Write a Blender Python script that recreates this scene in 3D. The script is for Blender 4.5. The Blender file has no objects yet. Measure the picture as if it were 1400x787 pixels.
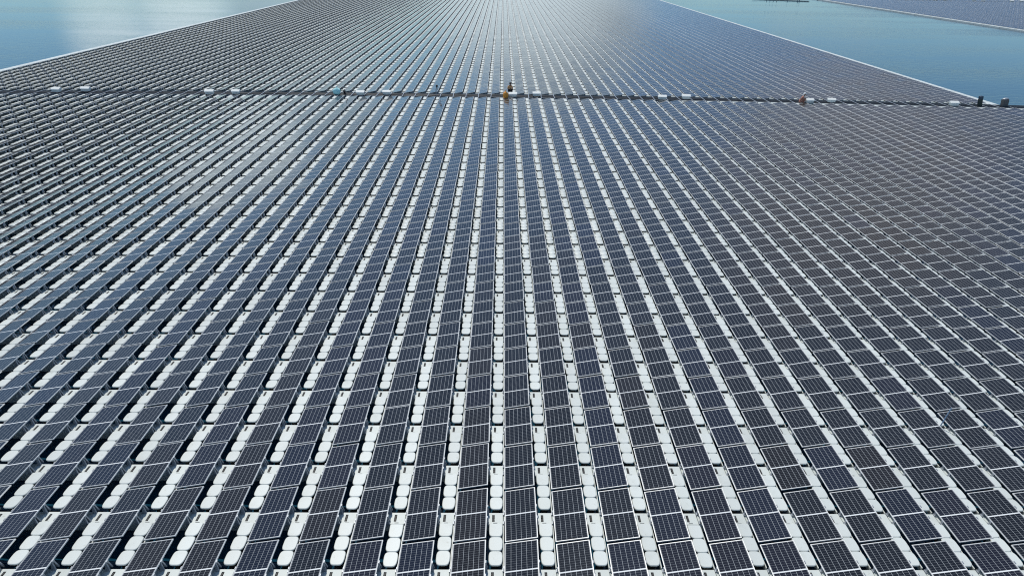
import bpy, math, random
import numpy as np
from mathutils import Vector, Matrix

random.seed(11)
rng = np.random.default_rng(11)
S = bpy.context.scene
C = S.collection
R = math.radians

# ------------------------------------------------------------------ layout
COL = 1.59          # pitch of the panel columns (x)
ROW = 2.19          # pitch of the panel rows (y)
X0 = 0.20           # left edge of the central column
Y0 = 12.95          # middle of the nearest row
TILT = R(11.0)
PW, PL = 1.04, 2.09
NEAR_LAST = 31      # last row before the cable trench
FAR_Y0 = 85.95      # middle of the first row behind the trench
FAR_ROWS = 112
K_LEFT, K_RIGHT_NEAR, K_RIGHT_FAR = -45, 40, 38
CAM_Z = 16.66
F_PX = 880.0        # focal length in pixels of a 1400 px wide frame
YAW, ROLL = R(1.15), R(1.05)
PITCH = math.atan(459.3 * math.cos(ROLL) / F_PX)

# ------------------------------------------------------------------ camera
fw = Vector((math.sin(YAW) * math.cos(PITCH), math.cos(YAW) * math.cos(PITCH), -math.sin(PITCH)))
rt0 = Vector((math.cos(YAW), -math.sin(YAW), 0))
up0 = rt0.cross(fw)
rt = rt0 * math.cos(ROLL) + up0 * math.sin(ROLL)
up = up0 * math.cos(ROLL) - rt0 * math.sin(ROLL)
cam_d = bpy.data.cameras.new('camera')
cam = bpy.data.objects.new('camera', cam_d)
C.objects.link(cam)
m = Matrix((rt, up, -fw)).transposed().to_4x4()
m.translation = Vector((0, 0, CAM_Z))
cam.matrix_world = m
cam_d.sensor_width = 36.0
cam_d.lens = F_PX / 1400 * 36
cam_d.clip_end = 20000
cam_d.clip_start = 0.2
S.camera = cam


def proj(x, y, z):
    d = (x * fw.x + y * fw.y + (z - CAM_Z) * fw.z)
    u = 700 + F_PX * (x * rt.x + y * rt.y + (z - CAM_Z) * rt.z) / d
    v = 393.5 - F_PX * (x * up.x + y * up.y + (z - CAM_Z) * up.z) / d
    return u, v


def ground(u, v, z=0.3):
    r = fw + rt * ((u - 700) / F_PX) - up * ((v - 393.5) / F_PX)
    t = (z - CAM_Z) / r.z
    return r.x * t, r.y * t


def bow(x):
    """the whole raft is pushed into a gentle bow along the trench"""
    return -2.1 * (x / 62.0) ** 2


# ------------------------------------------------------------------ materials
def new_mat(name):
    mt = bpy.data.materials.new(name)
    mt.use_nodes = True
    nt = mt.node_tree
    return mt, nt, nt.nodes['Principled BSDF']


def N(nt, kind, **kw):
    n = nt.nodes.new(kind)
    for k, v in kw.items():
        setattr(n, k, v)
    return n


def math_node(nt, op, a, b=None, c=None, clamp=False):
    n = nt.nodes.new('ShaderNodeMath')
    n.operation = op
    n.use_clamp = clamp
    for i, s in enumerate((a, b, c)):
        if s is None:
            continue
        if isinstance(s, (int, float)):
            n.inputs[i].default_value = s
        else:
            nt.links.new(s, n.inputs[i])
    return n.outputs[0]


def mixc(nt, fac, a, b):
    n = nt.nodes.new('ShaderNodeMix')
    n.data_type = 'RGBA'
    for sock, s in ((n.inputs[0], fac), (n.inputs[6], a), (n.inputs[7], b)):
        if isinstance(s, (int, float)):
            sock.default_value = s
        elif isinstance(s, tuple):
            sock.default_value = (*s, 1)
        else:
            nt.links.new(s, sock)
    return n.outputs[2]


def plain(name, col, rough=0.5, metal=0.0, noise=0.12, nscale=6.0, bump=0.0):
    mt, nt, b = new_mat(name)
    geo = N(nt, 'ShaderNodeNewGeometry')
    nz = N(nt, 'ShaderNodeTexNoise')
    nz.inputs['Scale'].default_value = nscale
    nz.inputs['Detail'].default_value = 4
    nt.links.new(geo.outputs['Position'], nz.inputs['Vector'])
    dk = tuple(c * (1 - noise) for c in col)
    lt = tuple(min(1, c * (1 + noise * 0.6)) for c in col)
    nt.links.new(mixc(nt, nz.outputs['Fac'], dk, lt), b.inputs['Base Color'])
    b.inputs['Roughness'].default_value = rough
    b.inputs['Metallic'].default_value = metal
    if bump:
        bp = N(nt, 'ShaderNodeBump')
        bp.inputs['Strength'].default_value = bump
        bp.inputs['Distance'].default_value = 0.01
        nt.links.new(nz.outputs['Fac'], bp.inputs['Height'])
        nt.links.new(bp.outputs['Normal'], b.inputs['Normal'])
    return mt


def glass_mat(name, cell):
    """half-cut solar cells under glass: 6 x 24 cells with white backsheet lines"""
    mt, nt, b = new_mat(name)
    uv = N(nt, 'ShaderNodeUVMap')
    sp = N(nt, 'ShaderNodeSeparateXYZ')
    nt.links.new(uv.outputs['UV'], sp.inputs[0])
    u, v = sp.outputs[0], sp.outputs[1]          # metres along the panel
    IW, IL = PW - 0.06, PL - 0.06

    def line(coord, pitch, half):
        # distance to the nearest multiple of pitch
        q = math_node(nt, 'DIVIDE', coord, pitch)
        fr = math_node(nt, 'FRACT', math_node(nt, 'ADD', q, 0.5))
        d = math_node(nt, 'MULTIPLY', math_node(nt, 'ABSOLUTE', math_node(nt, 'SUBTRACT', fr, 0.5)), pitch)
        return math_node(nt, 'LESS_THAN', d, half)
    va = math_node(nt, 'ABSOLUTE', v)
    cpw = (IW - 0.016) / 6
    uu = math_node(nt, 'SUBTRACT', u, 0.03 + 0.008)
    col_l = line(uu, cpw, 0.0040)
    half_len = IL / 2 - 0.006 - 0.014
    rpw = half_len / 12
    row_l = line(math_node(nt, 'SUBTRACT', va, 0.014), rpw, 0.0021)
    mid = math_node(nt, 'LESS_THAN', va, 0.022)
    bus = line(uu, cpw / 5, 0.0006)              # fine busbars
    # per panel and per cell tone
    geo = N(nt, 'ShaderNodeNewGeometry')
    wn = N(nt, 'ShaderNodeTexWhiteNoise', noise_dimensions='3D')
    cmb = N(nt, 'ShaderNodeCombineXYZ')
    pos = N(nt, 'ShaderNodeSeparateXYZ')
    nt.links.new(geo.outputs['Position'], pos.inputs[0])
    nt.links.new(math_node(nt, 'FLOOR', math_node(nt, 'DIVIDE', math_node(nt, 'SUBTRACT', pos.outputs[0], X0 - 0.3), COL)), cmb.inputs[0])
    nt.links.new(math_node(nt, 'FLOOR', math_node(nt, 'DIVIDE', math_node(nt, 'SUBTRACT', pos.outputs[1], Y0 - ROW / 2), ROW)), cmb.inputs[1])
    nt.links.new(cmb.outputs[0], wn.inputs['Vector'])
    tone = math_node(nt, 'MULTIPLY_ADD', wn.outputs['Value'], 0.32, 0.84)
    hs = N(nt, 'ShaderNodeHueSaturation')
    hs.inputs['Color'].default_value = (*cell, 1)
    nt.links.new(tone, hs.inputs['Value'])
    c1 = mixc(nt, math_node(nt, 'MULTIPLY', bus, 0.2), hs.outputs['Color'], (0.45, 0.47, 0.5))
    c2 = mixc(nt, math_node(nt, 'MULTIPLY', row_l, 0.5), c1, (0.50, 0.53, 0.56))
    c3 = mixc(nt, math_node(nt, 'MULTIPLY', col_l, 0.85), c2, (0.55, 0.58, 0.60))
    c4 = mixc(nt, mid, c3, (0.80, 0.82, 0.82))
    # thin uneven film of dust
    nz = N(nt, 'ShaderNodeTexNoise')
    nz.inputs['Scale'].default_value = 0.9
    nz.inputs['Detail'].default_value = 6
    nt.links.new(geo.outputs['Position'], nz.inputs['Vector'])
    dust = math_node(nt, 'MULTIPLY', math_node(nt, 'POWER', nz.outputs['Fac'], 2.0), 0.02)
    c5 = mixc(nt, dust, c4, (0.33, 0.31, 0.28))
    nt.links.new(c5, b.inputs['Base Color'])
    b.inputs['Roughness'].default_value = 0.09
    b.inputs['IOR'].default_value = 1.38
    return mt


M = {}
M['glass_dark'] = glass_mat('cells_black', (0.0082, 0.0095, 0.0140))
M['glass_blue'] = glass_mat('cells_navy', (0.0085, 0.0113, 0.0235))
M['glass_brown'] = glass_mat('cells_brown', (0.0118, 0.0106, 0.0122))
M['glass_violet'] = glass_mat('cells_violet', (0.0095, 0.0098, 0.0185))
GL = ['glass_dark', 'glass_blue', 'glass_brown', 'glass_violet']
TINT = ['plain black', 'bluish black', 'brownish black', 'violet black']
M['alu'] = plain('aluminium_frame', (0.62, 0.63, 0.63), 0.42, 0.15, 0.05)
M['bracket'] = plain('galvanised_bracket', (0.34, 0.37, 0.41), 0.45, 0.4, 0.15)
M['back'] = plain('backsheet', (0.35, 0.36, 0.37), 0.6)


def float_mat(name, col, rough):
    mt, nt, b = new_mat(name)
    geo = N(nt, 'ShaderNodeNewGeometry')
    pos = N(nt, 'ShaderNodeSeparateXYZ')
    nt.links.new(geo.outputs['Position'], pos.inputs[0])
    cmb = N(nt, 'ShaderNodeCombineXYZ')
    nt.links.new(math_node(nt, 'FLOOR', math_node(nt, 'DIVIDE', math_node(nt, 'SUBTRACT', pos.outputs[0], X0), COL)), cmb.inputs[0])
    nt.links.new(math_node(nt, 'FLOOR', math_node(nt, 'DIVIDE', math_node(nt, 'SUBTRACT', pos.outputs[1], Y0 + .27), ROW)), cmb.inputs[1])
    wn = N(nt, 'ShaderNodeTexWhiteNoise', noise_dimensions='3D')
    nt.links.new(cmb.outputs[0], wn.inputs['Vector'])
    hs = N(nt, 'ShaderNodeHueSaturation')
    hs.inputs['Color'].default_value = (*col, 1)
    nt.links.new(math_node(nt, 'MULTIPLY_ADD', wn.outputs['Value'], 0.13, 0.92), hs.inputs['Value'])

    def nz(scale, detail, lo, hi):
        n = N(nt, 'ShaderNodeTexNoise')
        n.inputs['Scale'].default_value = scale
        n.inputs['Detail'].default_value = detail
        n.inputs['Roughness'].default_value = .65
        nt.links.new(geo.outputs['Position'], n.inputs['Vector'])
        r = N(nt, 'ShaderNodeMapRange', interpolation_type='SMOOTHSTEP')
        r.inputs['From Min'].default_value = lo
        r.inputs['From Max'].default_value = hi
        nt.links.new(n.outputs['Fac'], r.inputs['Value'])
        return r.outputs[0], n.outputs['Fac']
    film, _ = nz(1.3, 5, .48, .75)
    stain, raw = nz(5.5, 6, .60, .74)
    c1 = mixc(nt, math_node(nt, 'MULTIPLY', film, .30), hs.outputs['Color'], (0.44, 0.47, 0.43))
    c2 = mixc(nt, math_node(nt, 'MULTIPLY', stain, .40), c1, (0.30, 0.29, 0.23))
    nt.links.new(c2, b.inputs['Base Color'])
    b.inputs['Roughness'].default_value = rough
    bp = N(nt, 'ShaderNodeBump')
    bp.inputs['Strength'].default_value = .2
    bp.inputs['Distance'].default_value = .01
    nt.links.new(raw, bp.inputs['Height'])
    nt.links.new(bp.outputs['Normal'], b.inputs['Normal'])
    return mt


M['hdpe'] = float_mat('white_polyethylene', (0.665, 0.705, 0.680), 0.45)
M['hdpe_low'] = float_mat('float_polyethylene', (0.645, 0.690, 0.665), 0.5)
M['black'] = plain('black_rubber_and_shade', (0.015, 0.016, 0.018), 0.6)  # rubber parts, and the painted shade of pad undercuts and slots
M['latch'] = plain('grey_latch', (0.25, 0.27, 0.27), 0.5)
M['cable'] = plain('cable_sheath', (0.045, 0.049, 0.055), 0.45)
M['tray'] = plain('cable_tray_metal', (0.20, 0.22, 0.235), 0.5, 0.2, 0.3, 1.2)
M['box'] = plain('cabinet_white', (0.82, 0.84, 0.81), 0.65, 0, 0.06)
M['box_side'] = plain('cabinet_grey', (0.70, 0.72, 0.70), 0.6, 0, 0.1)


# ------------------------------------------------------------------ mesh helper
class MB:
    def __init__(s):
        s.v, s.f, s.m, s.uv = [], [], [], {}

    def add(s, vs, fs, mi=0):
        o = len(s.v)
        s.v += [tuple(p) for p in vs]
        for f in fs:
            s.f.append(tuple(i + o for i in f))
            s.m.append(mi)

    def box(s, x0, x1, y0, y1, z0, z1, mi=0, ch=0.0):
        if ch <= 0:
            vs = [(x, y, z) for z in (z0, z1) for x, y in ((x0, y0), (x1, y0), (x1, y1), (x0, y1))]
            fs = [(3, 2, 1, 0), (4, 5, 6, 7), (0, 1, 5, 4), (1, 2, 6, 5), (2, 3, 7, 6), (3, 0, 4, 7)]
            s.add(vs, fs, mi)
        else:
            ring = lambda i, z: [(x0 + i, y0 + i, z), (x1 - i, y0 + i, z), (x1 - i, y1 - i, z), (x0 + i, y1 - i, z)]
            s.stack([ring(0, z0), ring(0, z1 - ch), ring(ch, z1)], mi)

    def stack(s, rings, mi=0, caps=True):
        n = len(rings[0])
        vs = [p for r in rings for p in r]
        fs = []
        for k in range(len(rings) - 1):
            for i in range(n):
                j = (i + 1) % n
                fs.append((k * n + i, k * n + j, (k + 1) * n + j, (k + 1) * n + i))
        if caps:
            fs.append(tuple(reversed(range(n))))
            fs.append(tuple(range((len(rings) - 1) * n, len(rings) * n)))
        s.add(vs, fs, mi)

    def tube(s, pts, rad, n=8, mi=0):
        pts = [Vector(p) for p in pts]
        rings = []
        for i, p in enumerate(pts):
            d = (pts[min(i + 1, len(pts) - 1)] - pts[max(i - 1, 0)]).normalized()
            a = d.cross(Vector((0, 0, 1)))
            if a.length < 1e-3:
                a = Vector((1, 0, 0))
            a.normalize()
            b = a.cross(d)
            r = rad[i] if isinstance(rad, (list, tuple)) else rad
            rings.append([p + (a * math.cos(t) + b * math.sin(t)) * r for t in (2 * math.pi * k / n for k in range(n))])
        s.stack(rings, mi)

    def mesh(s, name, mats, uvs=None, smooth=False):
        me = bpy.data.meshes.new(name)
        me.from_pydata(s.v, [], s.f)
        for mt in mats:
            me.materials.append(mt)
        me.polygons.foreach_set('material_index', s.m)
        if smooth:
            me.polygons.foreach_set('use_smooth', [True] * len(s.f))
        me.update()
        return me


def obj(name, me, parent=None, loc=None):
    o = bpy.data.objects.new(name, me)
    C.objects.link(o)
    if parent:
        o.parent = parent
    if loc:
        o.location = loc
    return o


def tag(o, label=None, cat=None, group=None, kind=None):
    if label:
        o['label'] = label
    if cat:
        o['category'] = cat
    if group:
        o['group'] = group
    if kind:
        o['kind'] = kind
    return o


# ------------------------------------------------------------------ the panel unit (origin: left edge, middle of its row, water level)
ZL = 0.43
ct, st = math.cos(TILT), math.sin(TILT)


def tp(u, v, w):      # panel coordinates to unit coordinates
    return (u * ct - w * st, v, ZL + u * st + w * ct)


FR, FT = 0.024, 0.035


def frame_mb(mi=0, mback=1):
    b = MB()
    o = [(0, -PL / 2), (PW, -PL / 2), (PW, PL / 2), (0, PL / 2)]
    i = [(FR, -PL / 2 + FR), (PW - FR, -PL / 2 + FR), (PW - FR, PL / 2 - FR), (FR, PL / 2 - FR)]
    vs = [tp(*p, 0) for p in o] + [tp(*p, 0) for p in i] + [tp(*p, -FT) for p in o] + [tp(*p, -0.006) for p in i]
    fs = []
    for k in range(4):
        j = (k + 1) % 4
        fs.append((k, j, j + 4, k + 4))
        fs.append((k + 8, j + 8, j, k))
        fs.append((k + 4, j + 4, j + 12, k + 12))
    b.add(vs, fs, mi)
    b.add([tp(*p, -FT) for p in o], [(3, 2, 1, 0)], mback)
    return b


def glass_mb(mi=0):
    b = MB()
    i = [(FR, -PL / 2 + FR), (PW - FR, -PL / 2 + FR), (PW - FR, PL / 2 - FR), (FR, PL / 2 - FR)]
    b.add([tp(*p, -0.004) for p in i], [(0, 1, 2, 3)], mi)
    return b, i


def bracket_mb(y, mi=0):
    """tall A-shaped support under the raised edge"""
    b = MB()
    x = PW * ct
    zt = ZL + PW * st - FT - 0.003
    for s in (-1, 1):
        yb, yt = y + s * 0.07, y + s * 0.03
        b.stack([[(x - 0.06, yb - 0.022, 0.302), (x + 0.075, yb - 0.022, 0.302), (x + 0.075, yb + 0.022, 0.302), (x - 0.06, yb + 0.022, 0.302)],
                 [(x - 0.05, yt - 0.018, zt), (x + 0.005, yt - 0.018, zt), (x + 0.005, yt + 0.018, zt), (x - 0.05, yt + 0.018, zt)]], mi)
    b.box(x + 0.006, x + 0.03, y - 0.045, y + 0.045, zt - 0.02, zt + 0.047, mi)
    return b


def clip_mb(y, mi=0):
    b = MB()
    b.box(-0.028, -0.004, y - 0.04, y + 0.04, 0.302, 0.437, mi)
    b.box(-0.06, -0.0285, y - 0.055, y + 0.055, 0.302, 0.33, mi)
    return b


# carrier float: crosses the column under the panel and shows as the flat piece of the aisle
AX0 = 1.105                     # left side of the aisle pads
FY0, FY1 = -0.262, 0.235


def carrier_mb(slot=True, mi=0):
    b = MB()
    x0, x1, z1, ch = -0.03, 1.545, 0.300, 0.018
    xs = [x0 + ch, AX0 + 0.080, AX0 + 0.162, x1 - ch]
    ys = [FY0 + ch, -0.152, 0.132, FY1 - ch]
    if slot:
        vs = [(x, y, z1) for y in ys for x in xs]
        fs = []
        for j in range(3):
            for i in range(3):
                if (i, j) != (1, 1):
                    a = j * 4 + i
                    fs.append((a, a + 1, a + 5, a + 4))
        h = [5, 6, 10, 9]
        vs += [(vs[k][0], vs[k][1], z1 - 0.12) for k in h]
        for k in range(4):
            a, c = h[k], h[(k + 1) % 4]
            fs.append((c, a, 16 + k, 16 + (k + 1) % 4))
        fs.append((16, 17, 18, 19))
        b.add(vs, fs, mi)
        rim = [0, 1, 2, 3, 7, 11, 15, 14, 13, 12, 8, 4]
        top = [vs[k] for k in rim]
    else:
        top = [(xs[0], ys[0], z1), (xs[3], ys[0], z1), (xs[3], ys[3], z1), (xs[0], ys[3], z1)]
        b.add(top, [(0, 1, 2, 3)], mi)

    def out(p, e, z):
        x = x0 if p[0] == xs[0] else x1 if p[0] == xs[3] else p[0]
        y = FY0 if p[1] == ys[0] else FY1 if p[1] == ys[3] else p[1]
        return (x, y, z)
    r1 = [out(p, 0, z1 - ch) for p in top]
    r0 = [out(p, 0, -0.08) for p in top]
    b.stack([r0, r1, top], mi, caps=False)
    return b


def slot_shade_mb(mi=0):
    """black fill standing in for the shade inside the slot: one bar with two round heads"""
    b = MB()
    xc = AX0 + 0.121
    prof = []
    for k in range(33):
        y = -0.150 + 0.28 * k / 32
        w = 0.011 + 0.026 * math.exp(-((y + .075) / .032) ** 2) + 0.021 * math.exp(-((y - .05) / .03) ** 2)
        prof.append((w, y))
    rim = [(xc + w, y) for w, y in prof] + [(xc - w, y) for w, y in reversed(prof)]
    b.stack([[(x, y, z) for x, y in rim] for z in (0.22, 0.304)], mi)
    return b


def latch_mb(mi=0):
    b = MB()
    b.box(AX0 + .115, AX0 + .245, -0.212, -0.194, 0.302, 0.311, mi)
    return b


PADC = (0.575, 1.115, 1.655)
PH = 0.267


def pad_mb(c, last=False, n=32, mi=0, mlow=1):
    b = MB()
    first = c == PADC[0]
    a = 0.215
    xc = AX0 + a

    def ring(inset, z):
        r = []
        for k in range(n):
            t = 2 * math.pi * (k + 0.5) / n
            cx, sy = math.cos(t), math.sin(t)
            e = 2 / (12 if last and sy > 0 else 2.3 if first and sy < 0 else 3.4)
            ex = 2 / (12 if last and sy > 0 else 4.6)
            r.append((xc + (a - inset) * math.copysign(abs(cx) ** ex, cx), c + (PH - inset) * math.copysign(abs(sy) ** e, sy), z))
        return r
    b.stack([ring(0.115, -0.05), ring(0.105, 0.26), ring(0.012, 0.325)], mlow)  # black lower rings paint the shade under the overhanging lip
    b.stack([ring(0.012, 0.3255), ring(0.0, 0.350), ring(0.004, 0.368), ring(0.018, 0.380)], mi)
    return b


def hull_mb(mi=0):
    b = MB()
    b.box(AX0 + 0.125, AX0 + 0.305, 0.50, 1.90, -0.10, 0.30, mi)
    return b


def rail_mb(mi=0):
    b = MB()
    b.box(AX0 + 0.4325, AX0 + 0.466, 0.30, 1.915, 0.12, 0.285, mi)
    return b


def glass_mesh(name, mat):
    b, i = glass_mb()
    me = b.mesh(name, [mat])
    ul = me.uv_layers.new(name='UVMap')
    for k, p in enumerate(i):
        ul.data[k].uv = p
    return me


ME = {
    'frame': frame_mb().mesh('frame', [M['alu'], M['back']]),
    'bracket_a': bracket_mb(-0.235).mesh('bracket', [M['bracket']]),
    'bracket_b': bracket_mb(0.235).mesh('bracket', [M['bracket']]),
    'clip_a': clip_mb(-0.20).mesh('clip', [M['bracket']]),
    'clip_b': clip_mb(0.17).mesh('clip', [M['bracket']]),
    'carrier': carrier_mb().mesh('panel_float', [M['hdpe_low']]),
    'slot_shade': slot_shade_mb().mesh('slot_shade', [M['black']]),
    'latch': latch_mb().mesh('latch', [M['latch']]),
    'hull': hull_mb().mesh('walkway_float', [M['hdpe_low']]),
    'rail': rail_mb().mesh('side_rail', [M['hdpe']]),
}
for k, g in enumerate(GL):
    ME[g] = glass_mesh('glass', M[g])
for k, c in enumerate(PADC):
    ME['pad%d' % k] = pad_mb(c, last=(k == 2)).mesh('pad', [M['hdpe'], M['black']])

# ------------------------------------------------------------------ where every unit stands
units = []          # (k, r, x, y, block)


def near_xy(k, r):
    x = X0 + COL * k
    return x, Y0 + ROW * r + bow(x) * max(0.0, r / NEAR_LAST)


for r in range(-2, NEAR_LAST + 1):
    for k in range(K_LEFT, K_RIGHT_NEAR + 1):
        units.append((k, r, *near_xy(k, r), 0))
for r in range(FAR_ROWS):
    for k in range(K_LEFT, K_RIGHT_FAR + 1):
        x = X0 + COL * k
        units.append((k, r + 100, x, FAR_Y0 + ROW * r + bow(x), 1))
RB_X, RB_Y, RB_COLS = 139.2, 152.0, 76
for r in range(71):
    for k in range(RB_COLS):
        units.append((k, r + 300, RB_X + COL * k, RB_Y + ROW * r, 2))
for r in range(14):
    for k in range(RB_COLS):
        units.append((k, r + 400, RB_X + COL * k, RB_Y + ROW * 71 + 3.6 + ROW * r, 2))
U = np.array([(u[2], u[3]) for u in units])
NU = len(units)

# tints run in batches down a column, as delivered pallets do
tint = np.zeros(NU, int)
rot = rng.normal(0, R(0.24), (NU, 2))
rz_ = rng.normal(0, R(0.22), NU)
cur = {}
for i, (k, r, x, y, b) in enumerate(units):
    key = (k, b)
    if key not in cur or rng.random() < 0.22:
        cur[key] = rng.choice(4, p=[0.55, 0.13, 0.14, 0.18])
    t = cur[key]
    if rng.random() < 0.18:
        t = rng.choice(4, p=[0.5, 0.14, 0.2, 0.16])
    tint[i] = t
    if b == 0 and k == -5 and r in (0, 1, 2):
        tint[i] = 1
    if b == 0 and r in (0, 1) and k in (-6, -1, -7):
        tint[i] = 2
jx = rng.normal(0, 0.008, NU)
jy = rng.normal(0, 0.010, NU)


def visible_area(pts):
    """share of a flat patch inside the frame, in photo pixels"""
    c = [proj(*p) for p in pts]
    n, G = 0, 8
    for a in range(G):
        for b in range(G):
            s, t = (a + .5) / G, (b + .5) / G
            uu = (c[0][0] * (1 - s) + c[1][0] * s) * (1 - t) + (c[3][0] * (1 - s) + c[2][0] * s) * t
            vv = (c[0][1] * (1 - s) + c[1][1] * s) * (1 - t) + (c[3][1] * (1 - s) + c[2][1] * s) * t
            n += (0 < uu < 1400) and (0 < vv < 787)
    ar = 0.5 * abs(sum(c[i][0] * c[(i + 1) % 4][1] - c[(i + 1) % 4][0] * c[i][1] for i in range(4)))
    return ar * n / G / G


def patch(i, kind):
    x, y = U[i]
    if kind == 'panel':
        return [(x, y - 1.04, .43), (x + 1.02, y - 1.04, .63), (x + 1.02, y + 1.04, .63), (x, y + 1.04, .43)]
    if kind == 'carrier':
        return [(x + 1.07, y - .25, .3), (x + 1.545, y - .25, .3), (x + 1.545, y + .23, .3), (x + 1.07, y + .23, .3)]
    return [(x + 1.1, y + .31, .38), (x + 1.56, y + .31, .38), (x + 1.56, y + 1.92, .38), (x + 1.1, y + 1.92, .38)]


cand = [i for i, u in enumerate(units) if u[4] == 0 and u[1] < 16]
chosen, vis = {}, {}
for kind in ('panel', 'carrier', 'walk'):
    a = {i: visible_area(patch(i, kind)) for i in cand}
    vis[kind] = a
    # whole rows from the front until 300 are placed, larger first inside the last row
    order = sorted((i for i in cand if a[i] > 8), key=lambda i: -a[i])
    chosen[kind] = set(order[:300])

ORD = ['', 'first', 'second', 'third', 'fourth', 'fifth', 'sixth', 'seventh', 'eighth', 'ninth', 'tenth', 'eleventh', 'twelfth',
       'thirteenth', 'fourteenth', 'fifteenth', 'sixteenth', 'seventeenth', 'eighteenth', 'nineteenth', 'twentieth']


def place_words(kind, i, first_row):
    r = units[i][1]
    row = sorted((j for j in cand if units[j][1] == r and vis[kind][j] > 8), key=lambda j: U[j][0])
    p = row.index(i)
    if p < len(row) / 2:
        side, n = 'left', p + 1
    else:
        side, n = 'right', len(row) - p
    rr = r - first_row + 1
    rw = 'nearest' if rr == 1 else ORD[rr] + ' nearest'
    return (ORD[n] if n > 1 else 'first', side, rw)


first_row = {kd: min(units[j][1] for j in cand if vis[kd][j] > 8) for kd in vis}
# ------------------------------------------------------------------ the individual panels and floats
NOMATRIX = Matrix.Identity(4)
for i in sorted(chosen['panel']):
    o = bpy.data.objects.new('solar_panel', None)
    C.objects.link(o)
    o.empty_display_size = 0.3
    o.location = (U[i][0] + jx[i], U[i][1] + jy[i], 0)
    o.rotation_euler = (rot[i][0], rot[i][1], rz_[i])
    n, s, rw = place_words('panel', i, first_row['panel'])
    tag(o, '%s solar panel, %s from the %s edge in the %s panel row' % (TINT[tint[i]], n, s, rw),
        'solar panel', 'solar panels in the nearest rows')
    for nm, key in (('frame', 'frame'), ('glass', GL[tint[i]]), ('bracket', 'bracket_a'), ('bracket', 'bracket_b'), ('clip', 'clip_a'), ('clip', 'clip_b')):
        obj(nm, ME[key], o)
for i in sorted(chosen['carrier']):
    o = obj('panel_float', ME['carrier'], None, (U[i][0], U[i][1], 0))
    n, s, rw = place_words('carrier', i, first_row['carrier'])
    tag(o, 'flat slotted white float, %s from the %s edge in the %s float row' % (n, s, rw),
        'float', 'flat slotted floats carrying the nearest panels')
    obj('slot_shade', ME['slot_shade'], o)
    obj('latch', ME['latch'], o)
shift = np.where(rng.random(NU) < 0.05, -rng.uniform(0.03, 0.06, NU), rng.normal(0, 0.006, NU))
for i in sorted(chosen['walk']):
    o = obj('walkway_float', ME['hull'], None, (U[i][0] + jx[i] * .8, U[i][1] + shift[i], 0))
    n, s, rw = place_words('walk', i, first_row['walk'])
    tag(o, 'white three-pad walkway float, %s from the %s edge in the %s row' % (n, s, rw),
        'float', 'three-pad walkway floats in the nearest aisles')
    for k in range(3):
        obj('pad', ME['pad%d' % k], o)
    obj('side_rail', ME['rail'], o)


# ------------------------------------------------------------------ the rest of the field as stuff, tiled with numpy
def tile(name, parts, idx, mats, rots=None, seed_shift=None, mat_by_unit=None):
    """parts: one MB; idx: unit indices; one object of many copies"""
    mb = parts
    v = np.array(mb.v, dtype=np.float32)
    n = len(idx)
    loc = np.zeros((n, 3), np.float32)
    loc[:, 0] = U[idx, 0] + (jx[idx] if rots is not None else 0)
    loc[:, 1] = U[idx, 1] + (jy[idx] if rots is not None else 0)
    if seed_shift is not None:
        loc[:, 1] += seed_shift[idx]
    V = np.repeat(v[None], n, 0)
    if rots is not None:
        rx, ry, rz = rots[idx, 0][:, None], rots[idx, 1][:, None], rz_[idx][:, None]
        z0 = V[:, :, 2].copy()
        V[:, :, 2] = z0 + V[:, :, 1] * rx - V[:, :, 0] * ry
        vx = V[:, :, 0].copy()
        V[:, :, 0] = vx - V[:, :, 1] * rz
        V[:, :, 1] += vx * rz
    V += loc[:, None, :]
    nv = len(v)
    lens = np.array([len(f) for f in mb.f], np.int32)
    flat = np.array([q for f in mb.f for q in f], np.int32)
    L = (flat[None] + (np.arange(n, dtype=np.int32) * nv)[:, None]).ravel()
    lens_all = np.tile(lens, n)
    starts = np.concatenate([[0], np.cumsum(lens_all)[:-1]]).astype(np.int32)
    me = bpy.data.meshes.new(name)
    me.vertices.add(n * nv)
    me.vertices.foreach_set('co', V.ravel())
    me.loops.add(len(L))
    me.loops.foreach_set('vertex_index', L)
    me.polygons.add(len(lens_all))
    me.polygons.foreach_set('loop_start', starts)
    for mt in mats:
        me.materials.append(mt)
    mi = np.tile(np.array(mb.m, np.int32), (n, 1))
    if mat_by_unit is not None:
        mi = np.where(mi == 9, mat_by_unit[idx][:, None] + 2, mi)
    me.polygons.foreach_set('material_index', mi.ravel().astype(np.int32))
    if mb.uv:
        uvf = np.array([mb.uv.get(q, (0, 0)) for f in mb.f for q in f], np.float32)
        ul = me.uv_layers.new(name='UVMap')
        ul.data.foreach_set('uv', np.tile(uvf.ravel(), n))
    me.update(calc_edges=True)
    me.validate()
    return obj(name, me)


def panel_all(detail):
    b = frame_mb(0, 1)
    g, i = glass_mb(9)
    o = len(b.v)
    b.add(g.v, g.f, 9)
    for k, p in enumerate(i):
        b.uv[o + k] = p
    if detail:
        for q in (bracket_mb(-.235, 6), bracket_mb(.235, 6), clip_mb(-.2, 6), clip_mb(.17, 6)):
            b.add(q.v, q.f, 6)
    else:                                     # far ones: each bracket pair as two plain posts
        x = PW * ct
        for y in (-.235, .235):
            b.box(x - .05, x + .03, y - .06, y + .06, .302, ZL + PW * st - FT - .003, 6)
    return b


def walk_all(n):
    b = MB()
    for k, c in enumerate(PADC):
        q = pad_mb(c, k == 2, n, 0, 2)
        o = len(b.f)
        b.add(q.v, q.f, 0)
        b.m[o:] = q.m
    for q in (hull_mb(), rail_mb()):
        b.add(q.v, q.f, 1)
    return b


blk = np.array([u[4] for u in units])
rws = np.array([u[1] for u in units])
allidx = np.arange(NU)


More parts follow.
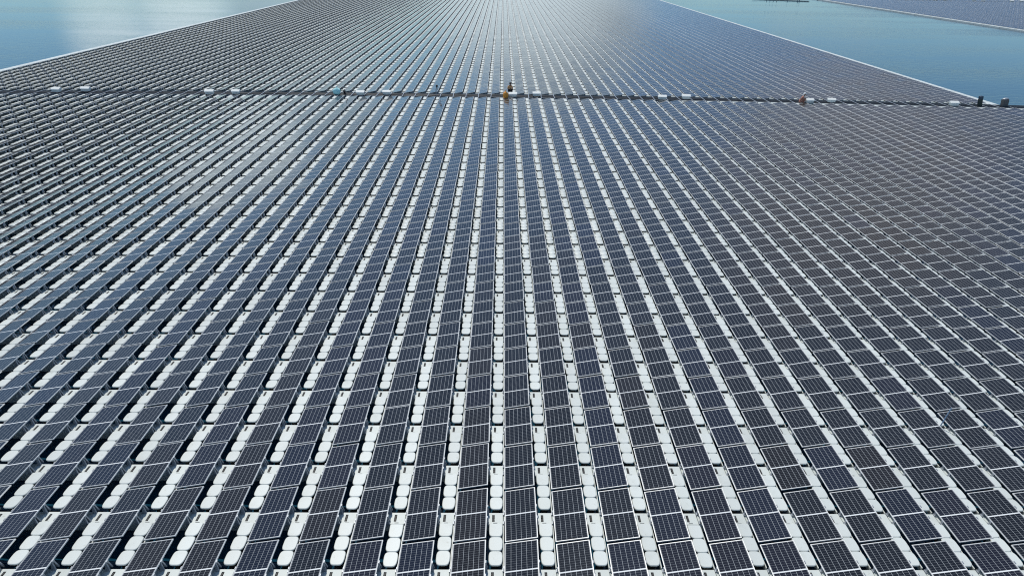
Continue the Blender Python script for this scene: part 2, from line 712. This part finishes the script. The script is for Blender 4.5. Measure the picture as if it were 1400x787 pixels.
def rest(kind, cond):
    ch = np.zeros(NU, bool)
    ch[list(chosen[kind])] = True
    return allidx[cond & ~ch]


near = blk == 0
PM = [M['alu'], M['back']] + [M[g] for g in GL] + [M['bracket']]


def join_tiles(name, tiles):
    """merge several tiled meshes into one object"""
    if len(tiles) == 1:
        tiles[0].name = name
        return tiles[0]
    import bmesh
    bm = bmesh.new()
    for t in tiles:
        bm.from_mesh(t.data)
    me = bpy.data.meshes.new(name)
    for mt in tiles[0].data.materials:
        me.materials.append(mt)
    bm.to_mesh(me)
    bm.free()
    for t in tiles:
        bpy.data.objects.remove(t)
    return obj(name, me)


for cond, nm, where in ((blk <= 1, 'panel', 'in the main raft'), (blk == 2, 'panel', 'in the separate raft far right')):
    main = nm == 'panel' and where == 'in the main raft'
    if main:
        o = join_tiles('solar_panel_field', [tile('t', panel_all(True), rest('panel', near), PM, rot, None, tint),
                                             tile('t', panel_all(False), rest('panel', blk == 1), PM, rot, None, tint)])
        tag(o, 'mass of dark solar panels filling the main raft behind the nearest rows', 'solar panels', None, 'stuff')
        o = join_tiles('panel_float_field', [tile('t', carrier_mb(True), rest('carrier', near & (rws < 20)), [M['hdpe_low']]),
                                             tile('t', carrier_mb(False), rest('carrier', (blk == 1) | (near & (rws >= 20))), [M['hdpe_low']])])
        tag(o, 'mass of flat white floats under the main raft of panels', 'floats', None, 'stuff')
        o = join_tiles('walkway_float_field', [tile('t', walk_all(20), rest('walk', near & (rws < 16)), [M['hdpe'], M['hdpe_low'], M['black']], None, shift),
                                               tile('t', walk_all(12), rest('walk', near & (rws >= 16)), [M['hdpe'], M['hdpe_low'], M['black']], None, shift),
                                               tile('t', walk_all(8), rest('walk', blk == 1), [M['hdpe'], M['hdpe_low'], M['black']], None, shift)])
        tag(o, 'mass of white walkway floats in the aisles of the main raft', 'floats', None, 'stuff')
    else:
        i2 = allidx[blk == 2]
        o = tile('solar_panel_field', panel_all(False), i2, PM, rot, None, tint)
        tag(o, 'mass of bluish solar panels on the separate raft at the top right', 'solar panels', None, 'stuff')
        o = tile('panel_float_field', carrier_mb(False), i2, [M['hdpe_low']])
        tag(o, 'mass of flat floats under the separate raft at the top right', 'floats', None, 'stuff')
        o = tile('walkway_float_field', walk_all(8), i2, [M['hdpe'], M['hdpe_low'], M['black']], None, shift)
        tag(o, 'mass of walkway floats on the separate raft at the top right', 'floats', None, 'stuff')

# ------------------------------------------------------------------ edge floats
eb = MB()
eb.box(0, 1.20, -1.06, 1.06, -0.1, 0.36, 0, 0.03)
ME['edge'] = eb.mesh('edge_float', [M['hdpe']])
eb = MB()
eb.box(0.02, 1.07, -0.32, 0.32, -0.1, 0.42, 0, 0.03)
ME['end'] = eb.mesh('edge_float', [M['hdpe']])


def edge(x, y, label, group, key='edge'):
    tag(obj('edge_float', ME[key], None, (x, y, 0)), label, 'float', group)


xl = X0 + COL * K_LEFT - 1.30
xr = X0 + COL * (K_RIGHT_FAR + 1) + 0.02
for r in range(FAR_ROWS):
    y = FAR_Y0 + ROW * r
    if 3 < r < 95:
        edge(xl, y + bow(xl), 'white float in the rim along the left water edge of the far panels', 'rim floats on the left edge of the main raft')
    edge(xr, y + bow(xr), 'white float in the rim along the right water edge of the far panels', 'rim floats on the right edge of the main raft')
xn = X0 + COL * (K_RIGHT_NEAR + 1) + 0.02
for r in range(26, NEAR_LAST + 1):
    edge(xn, near_xy(K_RIGHT_NEAR + 1, r)[1], 'white float in the rim of the near panels at the right photo edge', 'rim floats at the right end of the near panels')
for r in range(71):
    edge(RB_X - 1.30, RB_Y + ROW * r, 'white float in the rim of the separate raft at the top right', 'rim floats of the separate raft')
y_end = near_xy(0, NEAR_LAST)[1] + 1.46
for k in range(14, K_RIGHT_NEAR + 1):
    x = X0 + COL * k
    edge(x, y_end + bow(x), 'long white float closing the near panels along the right part of the trench', 'white floats lining the trench', 'end')

# ------------------------------------------------------------------ cable trench
TY = near_xy(0, NEAR_LAST)[1] + 3.10       # middle line at x = 0
TX0, TX1 = X0 + COL * K_LEFT - 0.4, X0 + COL * (K_RIGHT_NEAR + 1) + 1.4


def run(dy, z, rad, wob, seed, ph=0.0, x0=TX0, x1=TX1, yc=TY, bw=True):
    rr = random.Random(seed)
    pts = []
    n = int((x1 - x0) / 1.2)
    ph = [rr.uniform(0, 6.28) for _ in range(3)]
    for i in range(n + 1):
        x = x0 + (x1 - x0) * i / n
        y = yc + dy + (bow(x) if bw else 0) + wob * (math.sin(x * .31 + ph[0]) + .6 * math.sin(x * .83 + ph[1]))
        pts.append((x, y, z + .02 * math.sin(x * 1.3 + ph[2])))
    b = MB()
    b.tube(pts, rad, 6)
    return b


def tray(x0, x1, yc, bw, w=.88):
    base, ra, rb = MB(), MB(), MB()
    n = int((x1 - x0) / 2.4)

    def strip(b, y0, y1, z0, z1):
        rings = []
        for i in range(n + 1):
            x = x0 + (x1 - x0) * i / n
            y = yc + (bow(x) if bw else 0)
            rings.append([(x, y + y0, z0), (x, y + y0, z1), (x, y + y1, z1), (x, y + y1, z0)])
        b.stack(rings)
    strip(base, -w, w, 0.10, 0.24)
    strip(ra, -w - .06, -w - .003, 0.10, 0.40)
    strip(rb, w + .003, w + .06, 0.10, 0.40)
    return base, ra, rb


base, ra, rb = tray(TX0, TX1, TY, True)
o = obj('cable_tray', base.mesh('cable_tray', [M['tray']]))
tag(o, 'long dark cable tray crossing the raft between near and far panels', 'cable tray')
obj('side_plate', ra.mesh('side_plate', [M['tray']]), o)
obj('side_plate', rb.mesh('side_plate', [M['tray']]), o)
for i, (dy, z, rad, wob, lab) in enumerate((
        (-0.66, .31, .060, .05, 'thick black cable lying nearest the camera in the cable tray'),
        (-0.36, .31, .050, .07, 'second black cable from the near side of the cable tray'),
        (0.02, .32, .070, .05, 'thickest black cable running along the middle of the tray'),
        (0.42, .31, .050, .06, 'black cable just beyond the middle of the cable tray'),
        (0.68, .31, .060, .04, 'black cable lying farthest from the camera in the tray'))):
    o = obj('power_cable', run(dy, z, rad, wob, i).mesh('power_cable', [M['cable']], smooth=True))
    tag(o, lab, 'cable', 'power cables in the trench')
bb = MB()
bb.box(-0.045, 0.045, -1.55, 1.25, 0.405, 0.45, 0, 0.012)
bb.box(-0.045, 0.045, -1.53, -1.45, 0.05, 0.404, 0)
bb.box(-0.045, 0.045, 1.12, 1.22, 0.05, 0.404, 0)
ME['bar'] = bb.mesh('connector_bar', [M['bracket']])
for k in range(K_LEFT, K_RIGHT_NEAR + 1):
    x = X0 + COL * k - 0.03
    o = obj('connector_bar', ME['bar'], None, (x + random.uniform(-.03, .03), TY + bow(x), random.uniform(-.02, .02)))
    o.rotation_euler = (0, 0, random.gauss(0, .02))
    tag(o, 'thin pale bar bridging the dark cable trench between near and far panels', 'bar', 'bars bridging the trench')


# ------------------------------------------------------------------ junction boxes
def junction_box(u, v, label, group, scale=1.0, rz=0.0):
    x, y = ground(u, v, 0.46)
    b = bpy.data.objects.new('junction_box', None)
    C.objects.link(b)
    b.location = (x, y, 0.46)
    b.scale = (scale,) * 3
    b.rotation_euler = (0, 0, rz)
    tag(b, label, 'junction box', group)
    for nm, me in JB:
        obj(nm, me, b)
    return b


q = MB()
q.box(-.47, .47, -.26, .26, .10, .36, 0, .02)
lid = MB()
prof = [(-.34, .363), (.31, .363), (.31, .50), (.27, .585), (.17, .61), (.04, .595), (-.16, .52), (-.31, .43)]
lid.stack([[(-.56, a * .86, z) for a, z in prof], [(-.53, a, z) for a, z in prof], [(.53, a, z) for a, z in prof], [(.56, a * .86, z) for a, z in prof]])
f1, f2 = MB(), MB()
f1.box(-.46, -.34, -.28, .28, 0, .098)
f2.box(.34, .46, -.28, .28, 0, .098)
JB = [('body', q.mesh('body', [M['box_side']])), ('lid', lid.mesh('lid', [M['box']])),
      ('foot', f1.mesh('foot', [M['black']])), ('foot', f2.mesh('foot', [M['black']]))]
GJ = 'white junction boxes along the trench'
for u, v, lab in (
        (78, 126.5, 'white junction box on the trench nearest the photo\'s left edge'),
        (118, 125.5, 'white junction box on the trench, second from the photo\'s left edge'),
        (287, 129.5, 'white junction box on the trench, third from the photo\'s left edge'),
        (323, 129, 'white junction box on the trench, fourth from the photo\'s left edge'),
        (493, 130.5, 'white junction box on the trench, first one right of the turquoise bundle'),
        (529, 130, 'white junction box on the trench, second right of the turquoise bundle'),
        (701, 133, 'white junction box in front of the seated person, beside the orange bag'),
        (733.5, 132, 'white junction box on the trench, first one right of the orange bag\'s box'),
        (905, 136.8, 'left box of the lone white pair right of the trench middle'),
        (937.5, 136, 'right box of the lone white pair right of the trench middle'),
        (1106, 141.3, 'white junction box touching the person in the white hat'),
        (1136, 140.5, 'white junction box on the trench, just right of the white hatted person\'s box'),
        (1303, 145.3, 'white junction box on the trench left of the dark green post')):
    junction_box(u, v, lab, GJ, random.uniform(.88, 1.0), random.gauss(0, .05))

# ------------------------------------------------------------------ trench of the separate raft at the right
ty2 = RB_Y + ROW * 70 + 1.1 + 1.8
base, ra, rb = tray(RB_X - .7, RB_X + COL * RB_COLS, ty2, False)
o = obj('cable_tray', base.mesh('cable_tray', [M['tray']]))
tag(o, 'dark cable tray crossing the separate raft at the top right', 'cable tray')
obj('side_plate', ra.mesh('side_plate', [M['tray']]), o)
obj('side_plate', rb.mesh('side_plate', [M['tray']]), o)
for u in (1175, 1187, 1226, 1238, 1278, 1290.5, 1330.5, 1343.5, 1382.5, 1396):
    x, y = ground(u, 2.5, .5)
    o = junction_box(u, 2.5, 'tiny white junction box on the trench of the separate raft at top right', 'junction boxes on the separate raft', 1.35)
    o.location = (x * ty2 / y, ty2 - .3, 0.46)

# ------------------------------------------------------------------ floating jetty at the top edge
jt, jr = MB(), []
ax, ay, bx_, by_ = 108.0, 303.5, 129.0, 295.5
jt.stack([[(ax, ay - .8, 0.05), (bx_, by_ - .8, 0.05), (bx_, by_ + .8, 0.05), (ax, ay + .8, 0.05)],
          [(ax, ay - .8, 0.24), (bx_, by_ - .8, 0.24), (bx_, by_ + .8, 0.24), (ax, ay + .8, 0.24)]])
o = obj('floating_jetty', jt.mesh('floating_jetty', [M['tray']]))
tag(o, 'dark floating jetty with short posts lying left of the separate raft at the top edge', 'jetty')
for t in (.25, .31, .37, .43, .62, .80, .83):
    x, y = ax + (bx_ - ax) * t, ay + (by_ - ay) * t
    b = MB()
    b.tube([(x, y - .5, .243), (x, y - .5, .80)], .14, 8)
    obj('post', b.mesh('post', [M['tray']]), o)

# ------------------------------------------------------------------ people and loose things on the trench
M['skin'] = plain('skin', (0.30, 0.17, 0.11), .5)
M['orange'] = plain('orange_cloth', (0.90, 0.36, 0.055), .8, 0, .2, 5, .4)
M['tan'] = plain('tan_shirt', (0.80, 0.42, 0.17), .85)
M['dark_cloth'] = plain('dark_cloth', (0.022, 0.022, 0.027), .85)
M['red_cloth'] = plain('red_brown_cloth', (0.46, 0.21, 0.155), .85, 0, .25, 4)
M['white_cloth'] = plain('white_cloth', (.78, .80, .80), .7)
M['hair'] = plain('black_hair', (.012, .010, .009), .5)
M['turq'] = plain('turquoise_tarp', (0.50, 0.92, 0.95), .85, 0, .22, 4, .5)
M['green_post'] = plain('dark_green_paint', (0.020, 0.036, 0.034), .5)
M['blue_cap'] = plain('dark_blue_paint', (0.03, 0.06, 0.10), .5)
M['grey_post'] = plain('grey_brown_cabinet', (0.12, 0.115, 0.115), .6, 0, .3, 3)
M['blue_rod'] = plain('pale_blue_rod', (0.30, 0.42, 0.58), .4)
M['steel'] = plain('grey_steel', (0.36, 0.37, 0.40), .4, .3)


def skin_obj(name, chains, mat, parent, sub=1):
    """chains: list of (points, radii, edges); one mesh grown by the Skin modifier"""
    me = bpy.data.meshes.new(name)
    vs, es, rad, roots = [], [], [], []
    for pts, rr, ed in chains:
        o = len(vs)
        roots.append(o)
        vs += pts
        rad += rr
        es += [(a + o, b + o) for a, b in ed]
    me.from_pydata(vs, es, [])
    o = obj(name, me, parent)
    md = o.modifiers.new('Skin', 'SKIN')
    md.use_smooth_shade = True
    for i, sv in enumerate(me.skin_vertices[0].data):
        sv.radius = (rad[i], rad[i])
        sv.use_root = i in roots
    sd = o.modifiers.new('Subdivision', 'SUBSURF')
    sd.levels = sd.render_levels = sub
    me.materials.append(mat)
    return o


def chain(pts, rr):
    return (pts, rr, [(i, i + 1) for i in range(len(pts) - 1)])


def hand(wrist, d, side):
    """palm with four fingers and a thumb, slightly curled"""
    w, d = Vector(wrist), Vector(d).normalized()
    s = d.cross(Vector((0, 0, 1)))
    s = s.normalized() if s.length > .1 else Vector((1, 0, 0))
    out = []
    nn = s.cross(d)
    for k, ln in enumerate((.070, .080, .076, .060)):
        a = w + d * .085 + s * (.027 - .018 * k)
        b = a + d * ln * .55 - nn * .008
        c = b + d * ln * .35 - nn * .024
        out.append(chain([tuple(a - d * .03), tuple(b), tuple(c)], [.009, .0085, .007]))
    a = w + d * .035 + s * .034 * side
    out.append(chain([tuple(a - s * side * .02), tuple(a + d * .035 + s * side * .02), tuple(a + d * .062 + s * side * .012)], [.011, .010, .008]))
    return out


def person(loc, rz, label, top, legs, hat=None, hair=True, lean=0.25, scale=1.0):
    """a crouching or seated figure: hips low, knees up, arms reaching to the knees"""
    root = bpy.data.objects.new('person', None)
    C.objects.link(root)
    root.location = loc
    root.rotation_euler = (0, 0, rz)
    root.scale = (scale,) * 3
    tag(root, label, 'person')
    hip = Vector((0, 0, .22))
    chest = hip + Vector((0, -lean * .42, .36))
    neck = chest + Vector((0, -lean * .2, .16))
    head = neck + Vector((0, -lean * .14 - .01, .15))
    P, Rr, E = [], [], []

    def vtx(p, r):
        P.append(tuple(p)); Rr.append(r); return len(P) - 1
    ih = vtx(hip, .13)
    iw = vtx((hip + chest) / 2, .115)
    ic = vtx(chest, .135)
    ink = vtx(neck, .055)
    ihd0 = vtx(head - Vector((0, 0, .05)), .075)
    ihd = vtx(head + Vector((0, .005, .03)), .092)
    itp = vtx(head + Vector((0, .012, .10)), .06)
    E += [(ih, iw), (iw, ic), (ic, ink), (ink, ihd0), (ihd0, ihd), (ihd, itp)]
    wr = []
    leg_pts, arm_pts = [], []
    for s in (-1, 1):
        hp = hip + Vector((s * .10, -.02, 0))
        kn = Vector((s * .19, -.40, .46))
        an = Vector((s * .15, -.30, .07))
        to = an + Vector((s * .02, -.17, -.035))
        a, b_, c, d = vtx(hp, .088), vtx(kn, .06), vtx(an, .04), vtx(to, .032)
        E += [(ih, a), (a, b_), (b_, c), (c, d)]
        leg_pts.append([tuple(hp), tuple(kn), tuple(an)])
        sh = chest + Vector((s * .17, 0, .07))
        el = sh + Vector((s * .09, -.12, -.24))
        wrp = Vector((s * .16, -.43, .50))
        pl = wrp + Vector((0, -.07, -.02))
        a, b_, c, d = vtx(sh, .062), vtx(el, .043), vtx(wrp, .030), vtx(pl, .038)
        E += [(ic, a), (a, b_), (b_, c), (c, d)]
        arm_pts.append([tuple(sh), tuple(el)])
        wr.append((wrp, (0, -1, -.3), -s))
    chains = [(P, Rr, E)]
    for w, d, s in wr:
        chains += hand(w, d, s)
    # nose and ears belong to the same surface
    chains.append(chain([tuple(head + Vector((0, -.07, .03))), tuple(head + Vector((0, -.112, .0)))], [.012, .016]))
    for s in (-1, 1):
        chains.append(chain([tuple(head + Vector((s * .075, 0, .02))), tuple(head + Vector((s * .094, .012, .02)))], [.02, .022]))
    skin_obj('body', chains, M['skin'], root)
    # clothing follows the body a little outside it
    tp_ = [tuple(hip + Vector((0, 0, .04))), tuple((hip + chest) / 2), tuple(chest), tuple(neck - Vector((0, 0, .06)))]
    tr = [.15, .135, .158, .08]
    te = [(0, 1), (1, 2), (2, 3)]
    for a in arm_pts:
        i0 = len(tp_)
        tp_ += a; tr += [.082, .060]
        te += [(2, i0), (i0, i0 + 1)]
    skin_obj('shirt', [(tp_, tr, te)], top, root)
    lp, lr, le = [tuple(hip)], [.15], []
    for l in leg_pts:
        i0 = len(lp)
        lp += l; lr += [.105, .077, .055]
        le += [(0, i0), (i0, i0 + 1), (i0 + 1, i0 + 2)]
    skin_obj('trousers', [(lp, lr, le)], legs, root)
    for s in (-1, 1):
        b = MB()
        b.box(s * .15 - .045, s * .15 + .06, -.52, -.27, .0, .085, 0, .02)
        obj('shoe', b.mesh('shoe', [M['black']]), root)
        e = MB()
        e.stack([[(s * .033 + r * math.cos(t), -lean * .2 - lean * .42 - lean * .14 - .088 - y, head.z + .042 + r * math.sin(t)) for t in (6.283 * k / 8 for k in range(8))]
                 for r, y in ((.013, 0), (.011, .012))])
        obj('eye', e.mesh('eye', [M['hair']]), root)
    mo = MB()
    hy = head.y
    mo.box(-.026, .026, hy - .093, hy - .075, head.z - .055, head.z - .045)
    obj('mouth', mo.mesh('mouth', [M['red_cloth']]), root)
    cap = MB()
    hc = head + Vector((0, .02, .045))
    if hat:
        rings = [(.17, .0), (.175, .012), (.112, .02), (.108, .085), (.07, .115)]
    else:
        rings = [(.100, -.045), (.112, .0), (.108, .05), (.075, .095), (.02, .112)]
    cap.stack([[(hc.x + r * math.cos(t), hc.y + .014 + r * math.sin(t) * 1.05, hc.z + z + (.02 if hat else 0)) for t in (6.283 * k / 14 for k in range(14))] for r, z in rings])
    obj('hat' if hat else 'hair', cap.mesh('hat' if hat else 'hair', [hat or M['hair']], smooth=True), root)
    return root


def blob(name, loc, size, mat, label, cat, seed, knot=None):
    """soft bag: a lumpy closed surface sitting on its base"""
    rr = random.Random(seed)
    ph = [rr.uniform(0, 6.28) for _ in range(6)]
    b = MB()
    rings = []
    n = 20
    for j in range(10):
        t = j / 9
        zz = t
        r = (max(0.0, 1 - abs(2 * t - .85) ** 2.4 * .72)) ** .6
        if j == 9:
            r = .10
        rings.append([(size[0] * .5 * r * math.cos(a) * (1 + .07 * math.sin(3 * a + ph[0] + 2 * t) + .04 * math.sin(7 * a + ph[1])),
                       size[1] * .5 * r * math.sin(a) * (1 + .07 * math.sin(2 * a + ph[2] + 3 * t) + .04 * math.sin(6 * a + ph[3])),
                       size[2] * (zz + .03 * math.sin(2 * a + ph[4]) * t)) for a in (6.283 * k / n for k in range(n))])
    b.stack(rings)
    o = obj(name, b.mesh(name, [mat], smooth=True), None, loc)
    tag(o, label, cat)
    if knot:
        k_ = MB()
        k_.tube([(0, 0, size[2] * .99), (.02, 0, size[2] * 1.10), (.07, .01, size[2] * 1.2)], [.05, .04, .07], 10)
        obj('tied_neck', k_.mesh('tied_neck', [mat], smooth=True), o)
    return o


zt = 0.46
x, y = ground(697, 128.6, .46)
person((x, y + .25, zt + .12), 0.15, 'dark haired person crouching in a tan shirt behind the box with the orange bag', M['tan'], M['dark_cloth'], None, lean=.3, scale=1.28)
x, y = ground(691, 134.2, zt)
blob('bag', (x, y, zt), (.66, .62, .80), M['orange'], 'bright orange bag standing on the trench beside the crouching person', 'bag', 3, True)
x, y = ground(461, 129, zt)
blob('tarpaulin_bundle', (x, y, zt), (.95, .8, .80), M['turq'], 'turquoise tarpaulin bundle on the trench left of the dark folded stand', 'bundle', 5, True)
x, y = ground(1092.5, 141, zt)
person((x + .1, y, zt - .02), 1.35, 'person in red brown clothes and white hat crouching beside a white box', M['red_cloth'], M['red_cloth'], M['white_cloth'], lean=.42, scale=1.22)

# dark folded stand beside the turquoise bundle
x, y = ground(471.5, 128.3, zt)
o = bpy.data.objects.new('folding_stand', None)
C.objects.link(o)
o.location = (x, y, zt)
tag(o, 'dark folding stand with splayed arms just right of the turquoise bundle', 'stand')
for a, b_, r in (((-.05, 0, 0), (-.28, .05, .78), .045), ((.02, .02, 0), (.0, .0, .55), .06), ((.05, 0, 0), (.10, -.1, .48), .05)):
    q = MB()
    q.tube([a, tuple((Vector(a) + Vector(b_)) / 2), b_], [r, r * 1.25, r * .8], 8)
    obj('arm', q.mesh('arm', [M['dark_cloth']], smooth=True), o)
q = MB()
q.box(-.16, .18, -.12, .12, -.02, .05, 0, .01)
obj('base', q.mesh('base', [M['dark_cloth']]), o)

# tripod
x, y = ground(597.5, 130.2, zt)
o = bpy.data.objects.new('tripod', None)
C.objects.link(o)
o.location = (x, y, zt - .05)
tag(o, 'slim grey tripod with a dark head standing at the far side of the trench', 'tripod')
for k in range(3):
    a = 2.1 * k + .5
    q = MB()
    q.tube([(.32 * math.cos(a), .32 * math.sin(a), 0), (.05 * math.cos(a), .05 * math.sin(a), 1.05)], [.022, .034], 8)
    obj('leg', q.mesh('leg', [M['steel']]), o)
q = MB()
q.box(-.10, .12, -.09, .09, 1.06, 1.30, 0, .03)
q.tube([(0, -.09, 1.18), (0, -.17, 1.18)], .05, 10)
obj('head', q.mesh('head', [M['dark_cloth']]), o)

# posts at the right end of the trench
x, y = ground(1339, 145.8, .3)
o = bpy.data.objects.new('mooring_post', None)
C.objects.link(o)
o.location = (x, y, .3)
tag(o, 'tall slim dark green post at the right end of the trench', 'post')
o.rotation_euler = (0, R(-11), 0)
q = MB()
q.stack([[(w * a, w * b_, z) for a, b_ in ((-1, -1), (1, -1), (1, 1), (-1, 1))] for w, z in ((.24, 0), (.24, .05), (.19, .06), (.19, .92))])
obj('shaft', q.mesh('shaft', [M['green_post']]), o)
q = MB()
q.box(-.15, .21, -.2, .2, .923, 1.30, 0, .03)
obj('head', q.mesh('head', [M['blue_cap']]), o)
x, y = ground(1372.5, 146, .3)
o = bpy.data.objects.new('control_cabinet', None)
C.objects.link(o)
o.location = (x, y, .3)
tag(o, 'stout grey cabinet with a pale rounded cap at the far right end of the trench', 'cabinet')
o.rotation_euler = (0, R(-8), 0)
q = MB()
q.box(-.34, .32, -.25, .25, 0, .92, 0, .03)
obj('body', q.mesh('body', [M['grey_post']]), o)
q = MB()
q.stack([[(.40 * s * math.cos(t), .30 * s * math.sin(t), z) for t in (6.283 * (k + .5) / 16 for k in range(16))] for s, z in ((.85, .923), (.95, .97), (.75, 1.04), (.35, 1.09))])
obj('cap', q.mesh('cap', [M['steel']], smooth=True), o)

# thin pale blue rod between the panels
xa, ya = ground(1285.2, 582, .38)
q = MB()
q.tube([(0, 0, -.06), (.10, .02, .42), (.20, .05, .86)], [.022, .02, .016], 8)
o = obj('marker_rod', q.mesh('marker_rod', [M['blue_rod']]), None, (xa, ya, .38))
tag(o, 'thin pale blue rod leaning up from an aisle float among the right-hand panels', 'rod')

# ------------------------------------------------------------------ water
mt, nt, b = new_mat('lake_water')
M['water'] = mt
b.inputs['Base Color'].default_value = (0.008, 0.046, 0.082, 1)
b.inputs['Roughness'].default_value = 0.05
b.inputs['IOR'].default_value = 1.333
geo = N(nt, 'ShaderNodeNewGeometry')
mp = N(nt, 'ShaderNodeMapping')
mp.inputs['Scale'].default_value = (0.35, 0.9, 1)
nt.links.new(geo.outputs['Position'], mp.inputs['Vector'])
n1 = N(nt, 'ShaderNodeTexNoise')
n1.inputs['Scale'].default_value = 1.6
n1.inputs['Detail'].default_value = 5
n1.inputs['Roughness'].default_value = .6
nt.links.new(mp.outputs[0], n1.inputs['Vector'])
bp = N(nt, 'ShaderNodeBump')
mp2 = N(nt, 'ShaderNodeMapping')
mp2.inputs['Scale'].default_value = (0.012, 0.05, 1)
nt.links.new(geo.outputs['Position'], mp2.inputs['Vector'])
n2 = N(nt, 'ShaderNodeTexNoise')
n2.inputs['Scale'].default_value = 1.0
n2.inputs['Detail'].default_value = 5
nt.links.new(mp2.outputs[0], n2.inputs['Vector'])
wind = N(nt, 'ShaderNodeMapRange')
wind.inputs['From Min'].default_value = .38
wind.inputs['From Max'].default_value = .66
wind.inputs['To Min'].default_value = .10
wind.inputs['To Max'].default_value = .50
nt.links.new(n2.outputs['Fac'], wind.inputs['Value'])
nt.links.new(wind.outputs[0], bp.inputs['Strength'])
bp.inputs['Distance'].default_value = 0.12
nt.links.new(n1.outputs['Fac'], bp.inputs['Height'])
nt.links.new(bp.outputs['Normal'], b.inputs['Normal'])
q = MB()
q.add([(-4000, -1500, 0), (4000, -1500, 0), (4000, 7000, 0), (-4000, 7000, 0)], [(0, 1, 2, 3)])
tag(obj('water', q.mesh('water', [mt])), None, None, None, 'structure')

# ------------------------------------------------------------------ sky and sun
SUN_EL, SUN_AZ = R(60), R(-18)       # azimuth from +Y, negative to the left
w = bpy.data.worlds.new('World')
S.world = w
w.use_nodes = True
nt = w.node_tree
bg = nt.nodes['Background']
sky = N(nt, 'ShaderNodeTexSky', sky_type='NISHITA')
sky.sun_disc = False
sky.sun_elevation = SUN_EL
sky.sun_rotation = SUN_AZ
sky.air_density = 1.0
sky.dust_density = 0.2
sky.ozone_density = 2.2
tc = N(nt, 'ShaderNodeTexCoord')
sp = N(nt, 'ShaderNodeSeparateXYZ')
nt.links.new(tc.outputs['Generated'], sp.inputs[0])
zc = math_node(nt, 'ADD', math_node(nt, 'MAXIMUM', sp.outputs[2], 0.0), 0.16)
cm = N(nt, 'ShaderNodeCombineXYZ')
nt.links.new(math_node(nt, 'DIVIDE', sp.outputs[0], zc), cm.inputs[0])
nt.links.new(math_node(nt, 'DIVIDE', sp.outputs[1], zc), cm.inputs[1])
cl = N(nt, 'ShaderNodeTexNoise')
cl.inputs['Scale'].default_value = 0.85
cl.inputs['Detail'].default_value = 7
cl.inputs['Roughness'].default_value = .55
nt.links.new(cm.outputs[0], cl.inputs['Vector'])
mr = N(nt, 'ShaderNodeMapRange', interpolation_type='SMOOTHSTEP')
mr.inputs['From Min'].default_value = 0.56
mr.inputs['From Max'].default_value = 0.72
nt.links.new(cl.outputs['Fac'], mr.inputs['Value'])
cloud = mr.outputs[0]


def blobdir(az, el, width, amt):
    """one cloud at a known bearing"""
    d = Vector((math.sin(R(az)) * math.cos(R(el)), math.cos(R(az)) * math.cos(R(el)), math.sin(R(el))))
    dp = N(nt, 'ShaderNodeVectorMath', operation='DOT_PRODUCT')
    nt.links.new(tc.outputs['Generated'], dp.inputs[0])
    dp.inputs[1].default_value = d
    k = N(nt, 'ShaderNodeMapRange', interpolation_type='SMOOTHSTEP')
    k.inputs['From Min'].default_value = math.cos(R(width))
    k.inputs['From Max'].default_value = math.cos(R(width * .25))
    k.inputs['To Max'].default_value = amt
    nt.links.new(dp.outputs['Value'], k.inputs['Value'])
    t = math_node(nt, 'MULTIPLY', k.outputs[0], math_node(nt, 'MULTIPLY_ADD', cl.outputs['Fac'], 1.4, .25))
    return t


for az, el, wd, am in ((-18, 5, 6, .6), (2, 6.0, 10, .8), (-95, 30, 40, .6)):
    cloud = math_node(nt, 'MAXIMUM', cloud, blobdir(az, el, wd, am))
cloud = math_node(nt, 'MINIMUM', math_node(nt, 'MAXIMUM', cloud, 0.10), 0.92)
bright = math_node(nt, 'MAXIMUM', blobdir(-29.5, 6.6, 3.6, 1.0), blobdir(-24.5, 6.0, 4.4, .95))
bright = math_node(nt, 'MINIMUM', math_node(nt, 'MAXIMUM', bright, blobdir(0, 3.2, 9.0, .66)), .9)
warm = math_node(nt, 'MINIMUM', blobdir(22, 26, 13, .62), .65)
hz = N(nt, 'ShaderNodeMix', data_type='RGBA', blend_type='MULTIPLY')
hz.inputs[0].default_value = 1.0
nt.links.new(sky.outputs[0], hz.inputs[6])
hz.inputs[7].default_value = (0.60, 0.88, 1.07, 1)
skyc = mixc(nt, cloud, hz.outputs[2], (5.8, 6.7, 7.0))
skyc = mixc(nt, bright, skyc, (10.4, 12.2, 12.9))
skyc = mixc(nt, warm, skyc, (5.2, 4.7, 4.4))
nt.links.new(skyc, bg.inputs['Color'])
bg.inputs['Strength'].default_value = 0.10
sl = bpy.data.lights.new('sun', 'SUN')
sl.energy = 3.25
sl.angle = R(0.53)
sl.color = (1.0, 0.955, 0.86)
so = bpy.data.objects.new('sun', sl)
C.objects.link(so)
sd = Vector((math.sin(SUN_AZ) * math.cos(SUN_EL), math.cos(SUN_AZ) * math.cos(SUN_EL), math.sin(SUN_EL)))
so.rotation_euler = sd.to_track_quat('Z', 'Y').to_euler()
so.location = (0, 40, 60)

vs = S.view_settings
vs.view_transform = 'Standard'
vs.look = 'None'
vs.exposure = -0.05
vs.gamma = 1.0
vs.use_curve_mapping = False
S.cycles.filter_width = 1.1
S.cycles.max_bounces = 6
S.cycles.use_denoising = False
